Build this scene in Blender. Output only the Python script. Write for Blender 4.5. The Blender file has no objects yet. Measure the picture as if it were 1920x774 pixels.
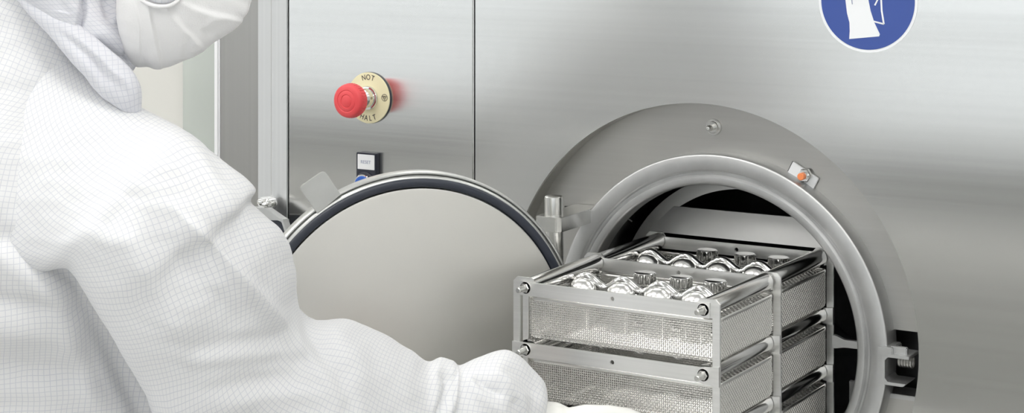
import bpy, bmesh, math, random
from mathutils import Vector, Matrix, noise
from math import sin, cos, pi, radians, hypot, sqrt, exp
random.seed(4)
SC = bpy.context.scene
COL = SC.collection

# ------------------------------------------------------------------ camera
PSI, F, YH, D, H = 0.5367, 3400.0, -167.5, 1.6695, 1.45
CS, SN = cos(PSI), sin(PSI)
cd = bpy.data.cameras.new('camera')
cam = bpy.data.objects.new('camera', cd)
COL.objects.link(cam)
cam.location = (0, -D, H)
cam.rotation_euler = (pi / 2, 0, PSI)
cd.sensor_width = 36.0
cd.lens = F / 1920 * 36.0
cd.shift_y = -(387 - YH) / 1920
cd.clip_start = 0.05
SC.camera = cam
SC.view_settings.view_transform = 'Standard'
SC.view_settings.look = 'None'
SC.view_settings.gamma = 1.0
SC.view_settings.use_curve_mapping = False
SC.view_settings.exposure = 0.22

def at(px, py, Y=0.0):
    """point of the place at depth plane y = Y seen at a pixel of the photograph"""
    u = (px - 960) / F; v = (YH - py) / F
    dx = CS * u - SN; dy = SN * u + CS
    t = (Y + D) / dy
    return Vector((dx * t, Y, v * t + H))

def az(px, py, zc):
    u = (px - 960) / F; v = (YH - py) / F
    return Vector(((CS * u - SN) * zc, (SN * u + CS) * zc - D, v * zc + H))

def proj(p):
    x, y, z = p[0], p[1] + D, p[2] - H
    xc = CS * x + SN * y; zc = -SN * x + CS * y
    return 960 + F * xc / zc, YH - F * z / zc
FWD = Vector((-SN, CS, 0))
RGT = Vector((CS, SN, 0))

# ------------------------------------------------------------------ object helpers
ORG = {}
def tag(o, label=None, cat=None, group=None, kind=None):
    if label: o['label'] = label
    if cat: o['category'] = cat
    if group: o['group'] = group
    if kind: o['kind'] = kind
    return o

def thing(name, label, cat, loc, group=None):
    o = bpy.data.objects.new(name, None)
    o.empty_display_size = 0.02
    COL.objects.link(o); o.location = loc
    ORG[o.name] = Vector(loc)
    return tag(o, label, cat, group)

def obj(name, bm, m, parent=None, smooth=None, label=None, org=None, recalc=True):
    """link a bmesh (world coordinates) as one mesh object"""
    if parent is not None: org = ORG[parent.name]
    if org is None: org = Vector((0, 0, 0))
    org = Vector(org)
    if recalc: bmesh.ops.recalc_face_normals(bm, faces=bm.faces[:])
    bmesh.ops.translate(bm, verts=bm.verts[:], vec=-org)
    me = bpy.data.meshes.new(name)
    bm.to_mesh(me); bm.free()
    ms = m if isinstance(m, (list, tuple)) else [m]
    for k in ms: me.materials.append(k)
    if smooth is not None:
        me.shade_smooth()
        if smooth < 179: me.set_sharp_from_angle(angle=radians(smooth))
    o = bpy.data.objects.new(name, me)
    COL.objects.link(o)
    if parent is not None:
        o.parent = parent
    else:
        o.location = org
    ORG[o.name] = org
    if label: o['label'] = label
    return o

def dup(root, loc, label=None):
    r = root.copy(); COL.objects.link(r); r.location = loc
    ORG[r.name] = Vector(loc)
    if label: r['label'] = label
    def kids(a, b):
        for ch in list(a.children):
            c = ch.copy(); COL.objects.link(c); c.parent = b
            kids(ch, c)
    kids(root, r)
    return r

def N(): return bmesh.new()

def box(bm, a, b, bev=0.0, seg=2, M=None, mi=0):
    x0, y0, z0 = a; x1, y1, z1 = b
    t = bmesh.new()
    vs = [t.verts.new((x, y, z)) for x in (x0, x1) for y in (y0, y1) for z in (z0, z1)]
    for f in ((0, 1, 3, 2), (4, 6, 7, 5), (0, 4, 5, 1), (2, 3, 7, 6), (0, 2, 6, 4), (1, 5, 7, 3)):
        t.faces.new([vs[i] for i in f])
    if bev > 0:
        bmesh.ops.bevel(t, geom=t.edges[:], offset=bev, segments=seg, affect='EDGES')
    merge(bm, t, M, mi)

def merge(bm, t, M=None, mi=0):
    if M is not None: bmesh.ops.transform(t, matrix=M, verts=t.verts[:])
    mp = {}
    for v in t.verts: mp[v] = bm.verts.new(v.co)
    for f in t.faces:
        try:
            nf = bm.faces.new([mp[v] for v in f.verts]); nf.material_index = mi
        except ValueError: pass
    t.free()

def basis(o, xa, ya, za):
    return Matrix(((xa[0], ya[0], za[0], o[0]), (xa[1], ya[1], za[1], o[1]), (xa[2], ya[2], za[2], o[2]), (0, 0, 0, 1)))

def perp(d):
    d = Vector(d).normalized()
    a = Vector((0, 0, 1)) if abs(d.z) < 0.9 else Vector((1, 0, 0))
    x = d.cross(a).normalized(); y = d.cross(x).normalized()
    return x, y, d

def lathe(bm, prof, o, axis, n=64, mi=0, closed=False, a0=0, a1=2 * pi):
    """prof: (radius, height along axis)"""
    x, y, d = perp(axis); o = Vector(o)
    full = abs(a1 - a0 - 2 * pi) < 1e-6
    rings = []
    for r, h in prof:
        if r < 1e-7:
            rings.append([bm.verts.new(o + d * h)])
        else:
            m = n if full else n + 1
            rings.append([bm.verts.new(o + d * h + x * r * cos(a0 + (a1 - a0) * i / n) + y * r * sin(a0 + (a1 - a0) * i / n)) for i in range(m)])
    prs = list(zip(rings[:-1], rings[1:]))
    if closed: prs.append((rings[-1], rings[0]))
    for A, B in prs:
        for i in range(n):
            j = (i + 1) % n if full else i + 1
            if len(A) == 1 and len(B) == 1: continue
            if len(A) == 1: f = (A[0], B[i], B[j])
            elif len(B) == 1: f = (A[i], B[0], A[j])
            else: f = (A[i], B[i], B[j], A[j])
            try: bm.faces.new(f).material_index = mi
            except ValueError: pass

def tube(bm, pts, r, n=10, cap=True, mi=0):
    pts = [Vector(p) for p in pts]
    rings = []
    px = None
    for i, p in enumerate(pts):
        t = (pts[min(i + 1, len(pts) - 1)] - pts[max(i - 1, 0)]).normalized()
        if px is None: x, y, _ = perp(t)
        else:
            x = (px - t * px.dot(t)).normalized(); y = t.cross(x)
        px = x
        rr = r[i] if isinstance(r, (list, tuple)) else r
        rings.append([bm.verts.new(p + (x * cos(2 * pi * k / n) + y * sin(2 * pi * k / n)) * rr) for k in range(n)])
    for A, B in zip(rings[:-1], rings[1:]):
        for k in range(n):
            bm.faces.new((A[k], A[(k + 1) % n], B[(k + 1) % n], B[k])).material_index = mi
    if cap:
        bm.faces.new(rings[0][::-1]).material_index = mi
        bm.faces.new(rings[-1]).material_index = mi

def slab(bm, pts, d, bev=0.0, mi=0):
    """polygon pts (3-D) extruded by vector d"""
    t = bmesh.new()
    A = [t.verts.new(Vector(p)) for p in pts]; B = [t.verts.new(Vector(p) + Vector(d)) for p in pts]
    t.faces.new(A); t.faces.new(B[::-1])
    n = len(A)
    for i in range(n): t.faces.new((A[i], B[i], B[(i + 1) % n], A[(i + 1) % n]))
    bmesh.ops.recalc_face_normals(t, faces=t.faces[:])
    if bev > 0:
        bmesh.ops.bevel(t, geom=t.edges[:], offset=bev, segments=2, affect='EDGES')
    merge(bm, t, None, mi)

def plate_holes(bm, loop, holes, d):
    """flat polygon with holes, extruded by d. loop/holes: lists of 3-D points"""
    t = bmesh.new()
    es = []
    for L in [loop] + holes:
        vs = [t.verts.new(Vector(p)) for p in L]
        for i in range(len(vs)): es.append(t.edges.new((vs[i], vs[(i + 1) % len(vs)])))
    bmesh.ops.triangle_fill(t, use_beauty=True, use_dissolve=False, edges=es)
    r = bmesh.ops.extrude_face_region(t, geom=t.faces[:])
    bmesh.ops.translate(t, verts=[v for v in r['geom'] if isinstance(v, bmesh.types.BMVert)], vec=Vector(d))
    bmesh.ops.recalc_face_normals(t, faces=t.faces[:])
    merge(bm, t)

def textmesh(s, size, font_shear=0.0):
    c = bpy.data.curves.new('t', 'FONT'); c.body = s; c.size = size
    c.align_x = 'CENTER'; c.align_y = 'CENTER'; c.extrude = 0.0
    o = bpy.data.objects.new('t', c); COL.objects.link(o)
    dg = bpy.context.evaluated_depsgraph_get()
    me = bpy.data.meshes.new_from_object(o.evaluated_get(dg))
    t = bmesh.new(); t.from_mesh(me)
    bpy.data.objects.remove(o); bpy.data.curves.remove(c); bpy.data.meshes.remove(me)
    return t

def thicken(t, h):
    r = bmesh.ops.extrude_face_region(t, geom=t.faces[:])
    bmesh.ops.translate(t, verts=[v for v in r['geom'] if isinstance(v, bmesh.types.BMVert)], vec=(0, 0, h))

def text(bm, s, size, M, mi=0, h=0.0003):
    t = textmesh(s, size)
    thicken(t, h)
    merge(bm, t, M, mi)

# ------------------------------------------------------------------ materials
def mat(name):
    m = bpy.data.materials.new(name); m.use_nodes = True
    nt = m.node_tree
    return m, nt, nt.nodes['Principled BSDF']

def setp(b, **k):
    for a, v in k.items(): b.inputs[a.replace('_', ' ')].default_value = v

def ramp(nt, fac, stops):
    r = nt.nodes.new('ShaderNodeValToRGB')
    el = r.color_ramp.elements
    while len(el) < len(stops): el.new(0.5)
    for e, (p, c) in zip(el, stops):
        e.position = p; e.color = (c[0], c[1], c[2], 1) if isinstance(c, (tuple, list)) else (c, c, c, 1)
    nt.links.new(fac, r.inputs[0])
    return r.outputs[0]

def coords(nt, scale, kind='Object', rot=(0, 0, 0)):
    tc = nt.nodes.new('ShaderNodeTexCoord'); mp = nt.nodes.new('ShaderNodeMapping')
    mp.inputs['Scale'].default_value = scale; mp.inputs['Rotation'].default_value = rot
    nt.links.new(tc.outputs[kind], mp.inputs[0])
    return mp.outputs[0]

def noi(nt, vec, scale, detail=3, rough=0.5):
    n = nt.nodes.new('ShaderNodeTexNoise')
    n.inputs['Scale'].default_value = scale; n.inputs['Detail'].default_value = detail; n.inputs['Roughness'].default_value = rough
    nt.links.new(vec, n.inputs['Vector'])
    return n.outputs[0]

def math_(nt, op, a, b=None, c=None, clamp=False):
    n = nt.nodes.new('ShaderNodeMath'); n.operation = op; n.use_clamp = clamp
    for i, v in enumerate((a, b, c)):
        if v is None: continue
        if isinstance(v, (int, float)): n.inputs[i].default_value = v
        else: nt.links.new(v, n.inputs[i])
    return n.outputs[0]

def steel(name, base=(.62, .62, .60), rough=.3, aniso=0.0, tang=None, streak=None, streak_amt=.06, bump=0.0, bumpscale=(1, 1, 1), wave=0.0, mott=0.0, rvar=.06, arot=0.0):
    m, nt, b = mat(name)
    setp(b, Metallic=1.0, Roughness=rough)
    b.inputs['Base Color'].default_value = (*base, 1)
    if aniso:
        b.inputs['Anisotropic'].default_value = aniso
        b.inputs['Anisotropic Rotation'].default_value = arot
        cx = nt.nodes.new('ShaderNodeCombineXYZ')
        for i in range(3): cx.inputs[i].default_value = (tang or (1, 0, 0))[i]
        nt.links.new(cx.outputs[0], b.inputs['Tangent'])
    h = None
    if streak:
        v = coords(nt, streak)
        s = noi(nt, v, 1.0, 4, .65)
        lo, hi = 1 - streak_amt, 1 + streak_amt
        c = ramp(nt, s, [(0.25, tuple(x * lo for x in base)), (0.75, tuple(min(1, x * hi) for x in base))])
        nt.links.new(c, b.inputs['Base Color'])
        rr = math_(nt, 'MULTIPLY_ADD', s, rvar * 2, rough - rvar)
        nt.links.new(rr, b.inputs['Roughness'])
        h = s
    if mott:
        v2 = coords(nt, (1, 1, 1))
        s2 = noi(nt, v2, 28.0, 4, .6)
        rr = math_(nt, 'MULTIPLY_ADD', s2, mott * 2, rough - mott)
        nt.links.new(rr, b.inputs['Roughness'])
    if bump and h is not None:
        bp = nt.nodes.new('ShaderNodeBump'); bp.inputs['Strength'].default_value = 1.0
        bp.inputs['Distance'].default_value = bump
        nt.links.new(h, bp.inputs['Height'])
        last = bp.outputs[0]
        if wave:
            v3 = coords(nt, bumpscale)
            w = noi(nt, v3, 1.0, 0.0, .5)
            b2 = nt.nodes.new('ShaderNodeBump'); b2.inputs['Strength'].default_value = 1.0
            b2.inputs['Distance'].default_value = wave
            nt.links.new(w, b2.inputs['Height']); nt.links.new(last, b2.inputs['Normal'])
            last = b2.outputs[0]
        nt.links.new(last, b.inputs['Normal'])
    return m

def plain(name, col, rough=.5, metal=0.0, **k):
    m, nt, b = mat(name)
    b.inputs['Base Color'].default_value = (*col, 1)
    setp(b, Roughness=rough, Metallic=metal)
    for a, v in k.items(): b.inputs[a.replace('_', ' ')].default_value = v
    v = coords(nt, (1, 1, 1)); s = noi(nt, v, 60, 3)
    nt.links.new(math_(nt, 'MULTIPLY_ADD', s, .1, rough - .05), b.inputs['Roughness'])
    return m

M_PANEL = steel('brushed_panel_steel', (.71, .715, .70), .20, aniso=.9, tang=(1, 0, 0), streak=(.3, 1, 110), streak_amt=.05, bump=.0000001, bumpscale=(.35, 1, 5), wave=.0030, rvar=.03)
M_JAMB = steel('jamb_steel', (.66, .67, .675), .38, aniso=.6, tang=(0, 0, 1), streak=(300, 300, 1.0), streak_amt=.05, bump=.00002)
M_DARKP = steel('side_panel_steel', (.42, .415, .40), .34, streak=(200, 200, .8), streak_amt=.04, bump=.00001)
M_PLATE = steel('port_surround_steel', (.50, .495, .475), .36, streak=(2, 2, 120), streak_amt=.04, bump=.00001, mott=.05)
M_RING = steel('blasted_ring_steel', (.55, .555, .555), .47, streak=(25, 25, 25), streak_amt=.09, bump=.00012, mott=.07)
M_RIM = steel('door_rim_steel', (.60, .61, .60), .42, streak=(30, 30, 30), streak_amt=.06, bump=.00005)
M_DOOR = steel('door_plate_steel', (.70, .695, .665), .5, streak=(18, 18, 18), streak_amt=.02, bump=.00002)
M_SHEET = steel('rack_sheet_steel', (.86, .86, .845), .36, streak=(4, 4, 300), streak_amt=.06, bump=.00003)
M_TUBE = steel('polished_tube_steel', (.72, .715, .70), .13, streak=(60, 60, 60), streak_amt=.03, bump=.00001)
M_WIRE = steel('basket_wire_steel', (.84, .835, .81), .22)
M_RIMW = steel('basket_rim_steel', (.84, .835, .81), .26)
M_CHROME = steel('mirror_steel', (.80, .80, .79), .06)
M_DOME = steel('satin_dome_steel', (.86, .86, .85), .24)
M_MACH = steel('machined_steel', (.68, .68, .66), .22, streak=(90, 90, 90), streak_amt=.06, bump=.00003)
M_INNER = steel('chamber_steel', (.62, .62, .61), .4, streak=(14, 14, 14), streak_amt=.06, bump=.00006)
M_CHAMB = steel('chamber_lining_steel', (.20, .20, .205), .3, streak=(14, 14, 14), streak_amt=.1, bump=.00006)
M_BLACK = plain('black_gap', (.012, .012, .013), .6)
M_RUBBER = plain('gasket_rubber', (.028, .034, .05), .42)
M_RED = plain('red_plastic', (.76, .07, .08), .42)
M_YEL = plain('legend_yellow', (.80, .76, .50), .5)
M_INK = plain('ink_dark', (.06, .055, .05), .6)
M_INKB = plain('ink_blue_grey', (.30, .33, .45), .6)
M_NAVY = plain('holder_black', (.018, .02, .035), .4)
M_WHITEP = plain('white_plastic', (.82, .83, .84), .4)
M_BLUE = plain('blue_button', (.03, .12, .50), .35)
M_SIGNB = plain('sign_blue', (.042, .085, .33), .35)
M_SIGNW = plain('sign_white', (.84, .86, .88), .4)
M_ORANGE = plain('orange_cap', (.85, .26, .09), .45)
M_WALL = plain('painted_wall', (.66, .655, .62), .7)
M_WALLW = plain('white_wall', (.80, .80, .79), .6)
M_CEIL = plain('white_ceiling', (.82, .82, .82), .7)
M_FLOOR = plain('grey_vinyl_floor', (.60, .60, .585), .45)
M_TRIMW = plain('white_trim', (.80, .81, .82), .4)
M_DKGREY = plain('back_wall_dark_grey', (.16, .16, .155), .5)  # baseboard, and the dark band added for reflections in the steel
M_BANDGREY = plain('reflection_band_grey', (.36, .36, .35), .5)  # grey bands added behind the camera for reflections in the steel
M_SKIN = plain('skin', (.66, .42, .32), .5)
m, nt, b = mat('pale_green_glass'); b.inputs['Base Color'].default_value = (.70, .745, .70, 1); setp(b, Roughness=.08); b.inputs['Transmission Weight'].default_value = .35; M_GGLASS = m
m, nt, b = mat('clear_glass'); b.inputs['Base Color'].default_value = (.97, .98, .97, 1); setp(b, Roughness=.02); b.inputs['Transmission Weight'].default_value = 1.0; b.inputs['IOR'].default_value = 1.48; M_GLASS = m
m, nt, b = mat('white_nonwoven'); b.inputs['Base Color'].default_value = (.84, .84, .845, 1); setp(b, Roughness=.75)
b.inputs['Subsurface Weight'].default_value = 0.0
bp = nt.nodes.new('ShaderNodeBump'); bp.inputs['Distance'].default_value = .0003
nt.links.new(noi(nt, coords(nt, (1, 1, 1)), 900, 3), bp.inputs['Height']); nt.links.new(bp.outputs[0], b.inputs['Normal'])
M_MASK = m
M_GLOVE = plain('glove_latex', (.84, .84, .81), .5)

def cloth_mat(name, rot, line=(.40, .43, .53), base=(.775, .78, .79), cell=.0044, lw=.075):
    m, nt, b = mat(name)
    uv = nt.nodes.new('ShaderNodeUVMap'); uv.uv_map = 'cloth'
    mp = nt.nodes.new('ShaderNodeMapping'); mp.inputs['Rotation'].default_value = (0, 0, rot)
    mp.inputs['Scale'].default_value = (1 / cell, 1 / cell, 1)
    nt.links.new(uv.outputs[0], mp.inputs[0])
    wv = nt.nodes.new('ShaderNodeTexNoise'); wv.inputs['Scale'].default_value = .12; wv.inputs['Detail'].default_value = 1
    nt.links.new(mp.outputs[0], wv.inputs['Vector'])
    va = nt.nodes.new('ShaderNodeVectorMath'); va.operation = 'MULTIPLY_ADD'
    va.inputs[1].default_value = (1.3, 1.3, 0)
    nt.links.new(wv.outputs[1], va.inputs[0]); nt.links.new(mp.outputs[0], va.inputs[2])
    sp = nt.nodes.new('ShaderNodeSeparateXYZ'); nt.links.new(va.outputs[0], sp.inputs[0])
    def ln(o):
        f = math_(nt, 'FRACT', o); d = math_(nt, 'ABSOLUTE', math_(nt, 'SUBTRACT', f, .5))
        mr = nt.nodes.new('ShaderNodeMapRange'); mr.interpolation_type = 'SMOOTHSTEP'
        nt.links.new(d, mr.inputs[0]); mr.inputs[1].default_value = 0.015; mr.inputs[2].default_value = lw * 1.3
        mr.inputs[3].default_value = 1; mr.inputs[4].default_value = 0
        return mr.outputs[0]
    L = math_(nt, 'MAXIMUM', ln(sp.outputs[0]), ln(sp.outputs[1]))
    mx = nt.nodes.new('ShaderNodeMix'); mx.data_type = 'RGBA'
    nt.links.new(math_(nt, 'MULTIPLY', L, .42), mx.inputs[0])
    mx.inputs[6].default_value = (*base, 1); mx.inputs[7].default_value = (*line, 1)
    nt.links.new(mx.outputs[2], b.inputs['Base Color'])
    setp(b, Roughness=.62); b.inputs['Sheen Weight'].default_value = .15
    bp = nt.nodes.new('ShaderNodeBump'); bp.inputs['Distance'].default_value = .00012
    w = nt.nodes.new('ShaderNodeTexNoise'); w.inputs['Scale'].default_value = 9
    nt.links.new(mp.outputs[0], w.inputs['Vector']); nt.links.new(w.outputs[0], bp.inputs['Height'])
    nt.links.new(bp.outputs[0], b.inputs['Normal'])
    return m
M_SLEEVE = cloth_mat('grid_fabric_sleeve', radians(17))
M_TORSO = cloth_mat('grid_fabric_torso', radians(6))
M_COLLAR = cloth_mat('grid_fabric_collar', radians(35), base=(.72, .727, .77))  # bluish shade at the neck put into the collar's base colour
M_HOOD = cloth_mat('grid_fabric_hood', radians(10), base=(.72, .727, .77))  # same bluish shade put into the hood's base colour

# ------------------------------------------------------------------ the room
def S(name, a, b, m, bev=0):
    bm = N(); box(bm, a, b, bev)
    return tag(obj(name, bm, m), kind='structure')
RX0, RX1, RY0, RZ1 = -6.2, 2.4, -3.6, 2.75
S('floor', (RX0, RY0, -.05), (RX1, 1.2, 0), M_FLOOR)
S('ceiling', (RX0, RY0, RZ1), (RX1, 1.2, RZ1 + .05), M_CEIL)
S('wall_right', (RX1, RY0, 0), (RX1 + .05, 1.2, RZ1), M_WALLW)
S('wall_left', (RX0 - .05, RY0, 0), (RX0, 1.2, RZ1), M_WALLW)
WZ0, WZ1 = .82, 1.75
bm = N()
box(bm, (RX0 - .05, RY0 - .05, 0), (RX1 + .05, RY0, WZ0)); box(bm, (RX0 - .05, RY0 - .05, WZ1), (RX1 + .05, RY0, RZ1))
box(bm, (RX0 - .05, RY0 - .05, WZ0), (RX0 + .3, RY0, WZ1)); box(bm, (RX1 - .3, RY0 - .05, WZ0), (RX1 + .05, RY0, WZ1))
tag(obj('wall_back', bm, M_WALLW), kind='structure')
m, nt, b = mat('added_window_pane')
tr = nt.nodes.new('ShaderNodeBsdfTransparent'); gl_ = nt.nodes.new('ShaderNodeBsdfGlossy'); gl_.inputs['Roughness'].default_value = .02
mxs = nt.nodes.new('ShaderNodeMixShader'); mxs.inputs[0].default_value = .08
nt.links.new(tr.outputs[0], mxs.inputs[1]); nt.links.new(gl_.outputs[0], mxs.inputs[2]); nt.links.new(mxs.outputs[0], nt.nodes['Material Output'].inputs[0])
M_PANE = m
bm = N(); box(bm, (RX0 + .3, RY0 - .03, WZ0), (RX1 - .3, RY0 - .024, WZ1)); wp = tag(obj('added_window', bm, M_PANE), kind='structure')  # unseen window, added to brighten the steel front and the person
bm = N()
for i in range(7):
    x = RX0 + .3 + (RX1 - RX0 - .6) * i / 6; box(bm, (x - .02, RY0 - .045, WZ0), (x + .02, RY0 + .005, WZ1))
box(bm, (RX0 + .28, RY0 - .045, WZ0 - .02), (RX1 - .28, RY0 + .01, WZ0 + .02)); box(bm, (RX0 + .28, RY0 - .045, WZ1 - .02), (RX1 - .28, RY0 + .01, WZ1 + .02))
tag(obj('added_window_frame', bm, M_TRIMW), kind='structure')  # frame of the added window
bm = N(); box(bm, (RX0, RY0, .585), (RX1, RY0 + .03, .78), .004); tag(obj('added_dark_band', bm, M_DKGREY), kind='structure')  # unseen dark band, added to streak the reflections in the steel front
bm = N(); box(bm, (RX0, RY0, .535), (RX1, RY0 + .05, .56), .004); tag(obj('added_white_rail', bm, M_TRIMW), kind='structure')  # unseen white rail, added for a thin bright line in the steel
bm = N(); box(bm, (RX0, RY0, .12), (RX1, RY0 + .02, .36), .004); tag(obj('added_grey_band', bm, M_BANDGREY), kind='structure')  # unseen grey band, added to darken the low reflections in the steel
bm = N(); box(bm, (RX0, RY0, 1.02), (RX1, RY0 + .03, 1.07), .004); tag(obj('added_upper_band', bm, M_BANDGREY), kind='structure')  # unseen grey band over the added window, breaks up its reflection
bm = N(); box(bm, (RX0, RY0, 0), (RX1, RY0 + .015, .10), .003); tag(obj('baseboard_back', bm, M_DKGREY), kind='structure')
wd = bpy.data.worlds.new('added_daylight'); wd.use_nodes = True; SC.world = wd
wd.node_tree.nodes['Background'].inputs[0].default_value = (.93, .97, 1.0, 1); wd.node_tree.nodes['Background'].inputs[1].default_value = 1.35  # white light outside the added window
XB0 = at(410, 300, .02).x            # where the steel front ends on the left
XB1 = at(358, 300, .06).x
S('wall_front', (RX0, .06, 0), (XB1, .16, RZ1), M_WALL)
S('trim_1', (at(400, 300, .017).x, .017, 0), (at(410, 300, .017).x, .07, RZ1), M_TRIMW, .002)
bm = N(); box(bm, (XB1, .045, 0), (at(400, 300, .03).x, .053, RZ1)); tag(obj('window_1', bm, M_GGLASS), kind='structure')
S('wall_front_behind_glass', (XB1, .10, 0), (XB0, .16, RZ1), M_WALLW)
bpy.data.objects['wall_front_behind_glass'].name = 'wall_behind_glass'  # wall seen behind the green glass strip

# ceiling lights (unseen, added to light the room and show in the polished metal)
m, nt, b = mat('light_diffuser'); b.inputs['Base Color'].default_value = (.9, .9, .9, 1)
b.inputs['Emission Color'].default_value = (1.0, .985, .96, 1); b.inputs['Emission Strength'].default_value = 8.7
M_LAMP = m
lights = [(-3.9, -.9), (-3.9, -2.5), (-5.2, -.9), (-5.2, -2.5), (-2.6, -.9), (-1.3, -.9), (0.0, -.9), (1.3, -.9), (-2.6, -2.5), (-1.3, -2.5), (0.0, -2.5), (1.3, -2.5)]
L0 = None
for i, (x, y) in enumerate(lights):
    if L0 is None:
        L0 = thing('added_ceiling_light', 'white square ceiling light panel, unseen and added', 'ceiling light', (x, y, RZ1), 'added ceiling light panels above the machine')
        bm = N(); box(bm, (x - .31, y - .31, RZ1 - .02), (x + .31, y + .31, RZ1), .003); obj('lamp_housing', bm, M_TRIMW, L0)
        bm = N(); box(bm, (x - .28, y - .28, RZ1 - .026), (x + .28, y + .28, RZ1 - .019)); obj('diffuser', bm, M_LAMP, L0)
    else:
        dup(L0, (x, y, RZ1))

# ------------------------------------------------------------------ the steriliser
RC = Vector((-.7585, 0, -.4264 + H))      # port axis
RR = Vector((-.7721, 0, -.4207 + H))      # centre of the round recess
ST = thing('steam_steriliser', 'brushed stainless steel steriliser front with open round loading port', 'steriliser', (-.9, 0, 0))
ZB, ZT = .02, 2.6
XS0 = at(540.5, 300).x; XS1 = at(887.5, 200).x; XS2 = at(891.2, 200).x
bm = N(); box(bm, (XS0, 0, ZB), (XS1, .012, ZT), .0015); obj('front_panel', bm, M_PANEL, ST, label='narrow steel panel carrying the red button')
# right panel with a round hole
bm = N()
nseg = 128; rr_ = .2262
x0, x1 = XS2, 1.6
loop = [(x0, 0, ZB), (x1, 0, ZB), (x1, 0, ZT), (x0, 0, ZT)]
hole = [(RR.x + rr_ * cos(2 * pi * i / nseg), 0, RR.z + rr_ * sin(2 * pi * i / nseg)) for i in range(nseg)]
plate_holes(bm, loop, [hole], (0, .004, 0))
obj('front_panel', bm, M_PANEL, ST, label='wide steel panel around the round port')
bm = N(); box(bm, (XS1 - .01, .014, ZB), (XS2 + .01, .018, ZT)); obj('panel_joint', bm, M_DARKP, ST, label='dark narrow joint between panels')
# round recess: wall and back plate
RD = .026
bm = N(); lathe(bm, [(rr_ + .002, .004), (rr_ + .002, RD + .006), (rr_, RD + .006), (rr_, .004)], RR, (0, 1, 0), 128, closed=True)
obj('recess_wall', bm, M_PLATE, ST, 40)
# back plate with notch on the right
def notch_pts(y):
    a = at(1654, 614, y); b_ = at(1730, 624, y); c = at(1730, 748, y); d = at(1650, 737, y)
    return [(p.x, y, p.z) for p in (a, b_, c, d)]
bm = N()
n_ = 96; ro_, ri_ = rr_ + .001, .172
out = []
pn = notch_pts(RD)
zlo, zhi = (pn[2][2] + pn[3][2]) / 2, (pn[0][2] + pn[1][2]) / 2
a_hi = math.asin((zhi - RR.z) / ro_); a_lo = math.asin((zlo - RR.z) / ro_)
a_in_hi = math.asin((zhi - RC.z) / ri_); a_in_lo = math.asin((zlo - RC.z) / ri_)
for i in range(n_ + 1):
    a = a_hi + (2 * pi + a_lo - a_hi) * i / n_
    out.append((RR.x + ro_ * cos(a), RD, RR.z + ro_ * sin(a)))
inn = []
for i in range(n_ + 1):
    a = a_in_hi + (2 * pi + a_in_lo - a_in_hi) * i / n_
    inn.append((RC.x + ri_ * cos(a), RD, RC.z + ri_ * sin(a)))
A = [bm.verts.new(p) for p in out]; B = [bm.verts.new(p) for p in inn]
for i in range(n_): bm.faces.new((A[i], A[i + 1], B[i + 1], B[i]))
r = bmesh.ops.extrude_face_region(bm, geom=bm.faces[:])
bmesh.ops.translate(bm, verts=[v for v in r['geom'] if isinstance(v, bmesh.types.BMVert)], vec=(0, .003, 0))
obj('port_surround', bm, M_PLATE, ST)
# notch box behind, dark with a steel sill
bm = N()
xa, xb = RC.x + .165, RR.x + ro_ + .001
box(bm, (xa, RD + .05, zlo - .03), (xb, RD + .052, zhi + .01))
box(bm, (xb - .002, RD + .003, zlo), (xb, RD + .05, zhi))
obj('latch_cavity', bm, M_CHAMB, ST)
bm = N()
zs = at(1690, 737, RD).z
box(bm, (xa, RD - .001, zlo - .003), (xb - .006, RD + .03, zlo + .0015), .0005)
obj('cavity_sill', bm, M_RING, ST)
# horizontal slit right above hinge arm
# port ring
bm = N()
prof = [(.181, RD + .004), (.181, .0045), (.1802, .0032), (.1788, .0026), (.1655, .0030), (.1640, .0038), (.1625, .0060), (.1605, .0062), (.1592, .0045), (.1580, .0028), (.1530, .0024), (.1508, .0036), (.1498, .0060), (.1498, .026), (.160, .026), (.160, RD + .004)]
lathe(bm, prof, RC, (0, 1, 0), 160, closed=True)
obj('port_ring', bm, M_RING, ST, 50)
# chamber
bm = N()
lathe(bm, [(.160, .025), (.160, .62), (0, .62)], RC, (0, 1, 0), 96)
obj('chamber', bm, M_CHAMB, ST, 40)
# inner flange with crossbar
YI = .085
bm = N()
rin_o, rin_i = .1505, .1350
CI = Vector((RC.x, 0, RC.z))
lathe(bm, [(rin_i, YI), (rin_o, YI), (rin_o, YI + .004), (rin_i, YI + .004)], CI, (0, 1, 0), 128, closed=True)
zc0 = at(1370, 396, YI).z; zc1 = at(1370, 446, YI).z
def chord(z, r): return sqrt(max(0, r * r - (z - CI.z) ** 2))
c0, c1 = chord(zc0, rin_i + .004), chord(zc1, rin_i + .004)
slab(bm, [(CI.x - c0, YI - .0006, zc0), (CI.x + c0, YI - .0006, zc0), (CI.x + c1, YI - .0075, zc1), (CI.x - c1, YI - .0075, zc1)], (0, .004, 0))
obj('inner_flange', bm, M_INNER, ST, 30)
# rail pegs
bm = N()
zp = at(1590, 644, .03).z
p0 = at(1560, 643, .03); 
xr = RC.x + .1505
slab(bm, [(p0.x, .03, zp + .0065), (p0.x + .003, .03, zp + .0065), (p0.x + .012, .03, zp + .003), (xr, .03, zp + .003), (xr, .03, zp - .004), (p0.x + .012, .03, zp - .0045), (p0.x + .003, .03, zp - .0065), (p0.x, .03, zp - .0065)], (0, .006, 0), .0006)
obj('guide_lug', bm, M_RING, ST, 30)
bm = N(); p = at(1179, 411, .06); tube(bm, [p + Vector((-.004, 0, .002)), p + Vector((.004, 0, -.002))], .0008, 6); obj('clip', bm, M_RING, ST)

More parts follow.
